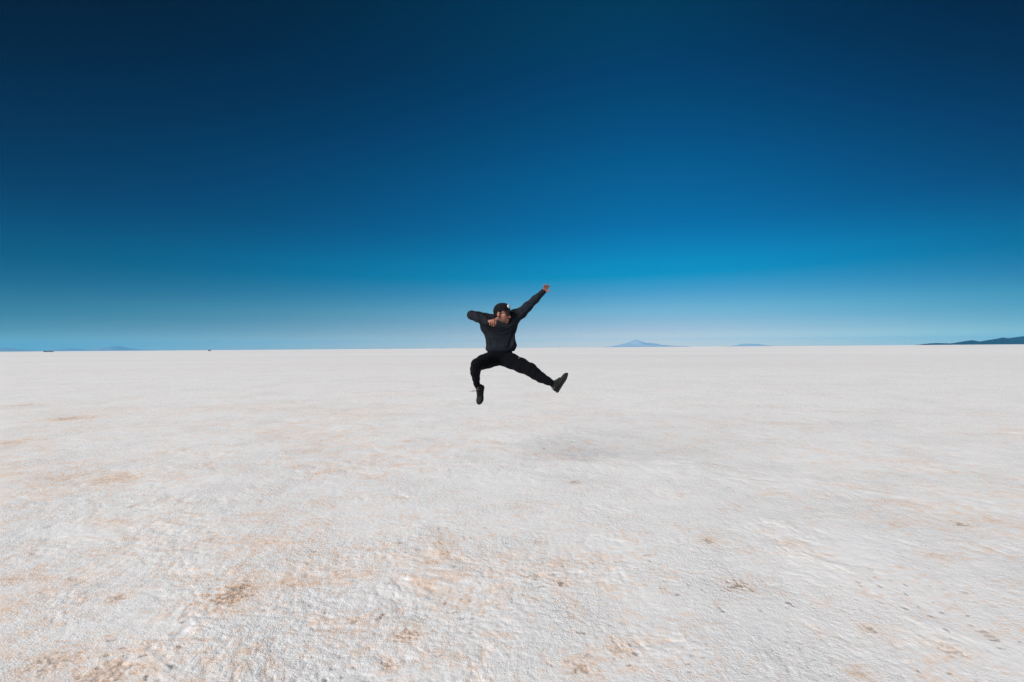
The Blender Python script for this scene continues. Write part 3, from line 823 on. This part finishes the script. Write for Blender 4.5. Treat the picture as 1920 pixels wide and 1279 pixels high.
# ------------------------------------------------------------------ vehicles far out on the salt, seen as dots
M_VD = material('dark_paint', (.03, .033, .04), .4, .5)
M_VG = material('vehicle_glass', (.01, .012, .015), .1, .6)
M_VT = material('tyre_rubber', (.012, .012, .012), .9)
def vehicle(name, label, cat, px, dist, Lx, Wy, Hz, yaw, base, group=None, bus=False):
    dx = (px - 960) / FPX * dist
    r = empty(name, (dx, dist, 0)); r.rotation_euler = (0, 0, R(yaw)); tag(r, label, cat, group)
    mt = material(name + '_paint', base, .4, .5)
    if bus: prof = [(-.5, .12), (-.5, .95), (-.47, 1.0), (.47, 1.0), (.5, .93), (.5, .12)]
    else: prof = [(-.5, .22), (-.5, .58), (-.46, .97), (.08, 1.0), (.22, .64), (.47, .57), (.5, .22)]
    bm = bmesh.new()
    vs = [[bm.verts.new((x_ * Lx, sy * Wy * .5, z_ * Hz)) for x_, z_ in prof] for sy in (-1, 1)]
    bm.faces.new(vs[0]); bm.faces.new(vs[1][::-1])
    n_ = len(prof)
    for j in range(n_): bm.faces.new((vs[0][(j + 1) % n_], vs[0][j], vs[1][j], vs[1][(j + 1) % n_]))
    bmesh.ops.recalc_face_normals(bm, faces=bm.faces)
    bmesh.ops.bevel(bm, geom=bm.edges[:], offset=.06, segments=2, affect='EDGES')
    bm_obj('body', bm, mt, r)
    for sy in (-1, 1):
        bm = bmesh.new(); x0, x1 = (-.45, .45) if bus else (-.42, .10)
        q_ = [(x0 * Lx, .62 * Hz), (x1 * Lx * (1.4 if not bus else 1), .62 * Hz), (x1 * Lx, .90 * Hz), (x0 * Lx, .90 * Hz)]
        a1 = [bm.verts.new((x_, sy * (Wy * .5 + .012), z_)) for x_, z_ in q_]; a2 = [bm.verts.new((x_, sy * (Wy * .5 - .03), z_)) for x_, z_ in q_]
        bm.faces.new(a1); bm.faces.new(a2[::-1])
        for j in range(4): bm.faces.new((a1[(j + 1) % 4], a1[j], a2[j], a2[(j + 1) % 4]))
        bmesh.ops.recalc_face_normals(bm, faces=bm.faces); bm_obj('window', bm, M_VG, r)
    for xw in (-.32, .33):
        for sy in (-1, 1):
            bm = bmesh.new(); bmesh.ops.create_cone(bm, cap_ends=True, segments=20, radius1=.38, radius2=.38, depth=.24)
            bmesh.ops.rotate(bm, verts=bm.verts, matrix=Matrix.Rotation(R(90), 3, 'X')); bmesh.ops.translate(bm, verts=bm.verts, vec=(xw * Lx, sy * (Wy * .5 - .08), .38))
            bm_obj('wheel', bm, M_VT, r)
    return r
vehicle('parked_car', 'tiny dark vehicle alone on the horizon between the left hills and the man', 'car', 392.6, 760, 4.6, 1.9, 2.0, 80, (.06, .08, .10))
gp = 'vehicles far off at the left horizon'
vehicle('parked_car', 'tiny dark vehicle at the left end of the distant row', 'car', 84.8, 900, 4.6, 1.9, 2.5, 60, (.07, .08, .11), gp)
vehicle('parked_bus', 'low dark bus-like shape in the middle of the distant row', 'bus', 91, 905, 7.6, 2.3, 2.05, 0, (.11, .12, .17), gp, True)
vehicle('parked_car', 'tiny teal dark vehicle at the right of the distant row', 'car', 97.6, 900, 4.4, 1.9, 1.95, 10, (.06, .10, .13), gp)

# ------------------------------------------------------------------ haze
bm = bmesh.new(); bmesh.ops.create_cube(bm, size=1.0)
for v_ in bm.verts: v_.co = Vector((v_.co.x * 160000, v_.co.y * 160000, -30.0 if v_.co.z < 0 else 1260.0))
hm = bpy.data.materials.new('pale_air'); hm.use_nodes = True; t_ = hm.node_tree; t_.nodes.clear()
ho = t_.nodes.new('ShaderNodeOutputMaterial'); hv = t_.nodes.new('ShaderNodeVolumePrincipled')
hv.inputs['Color'].default_value = (.08, .50, .90, 1); hv.inputs['Density'].default_value = 1.15e-5
hv.inputs['Anisotropy'].default_value = 0.0
t_.links.new(hv.outputs[0], ho.inputs['Volume'])
hz = bm_obj('haze', bm, hm); tag(hz, 'pale dry air over the salt flat', kind='stuff')
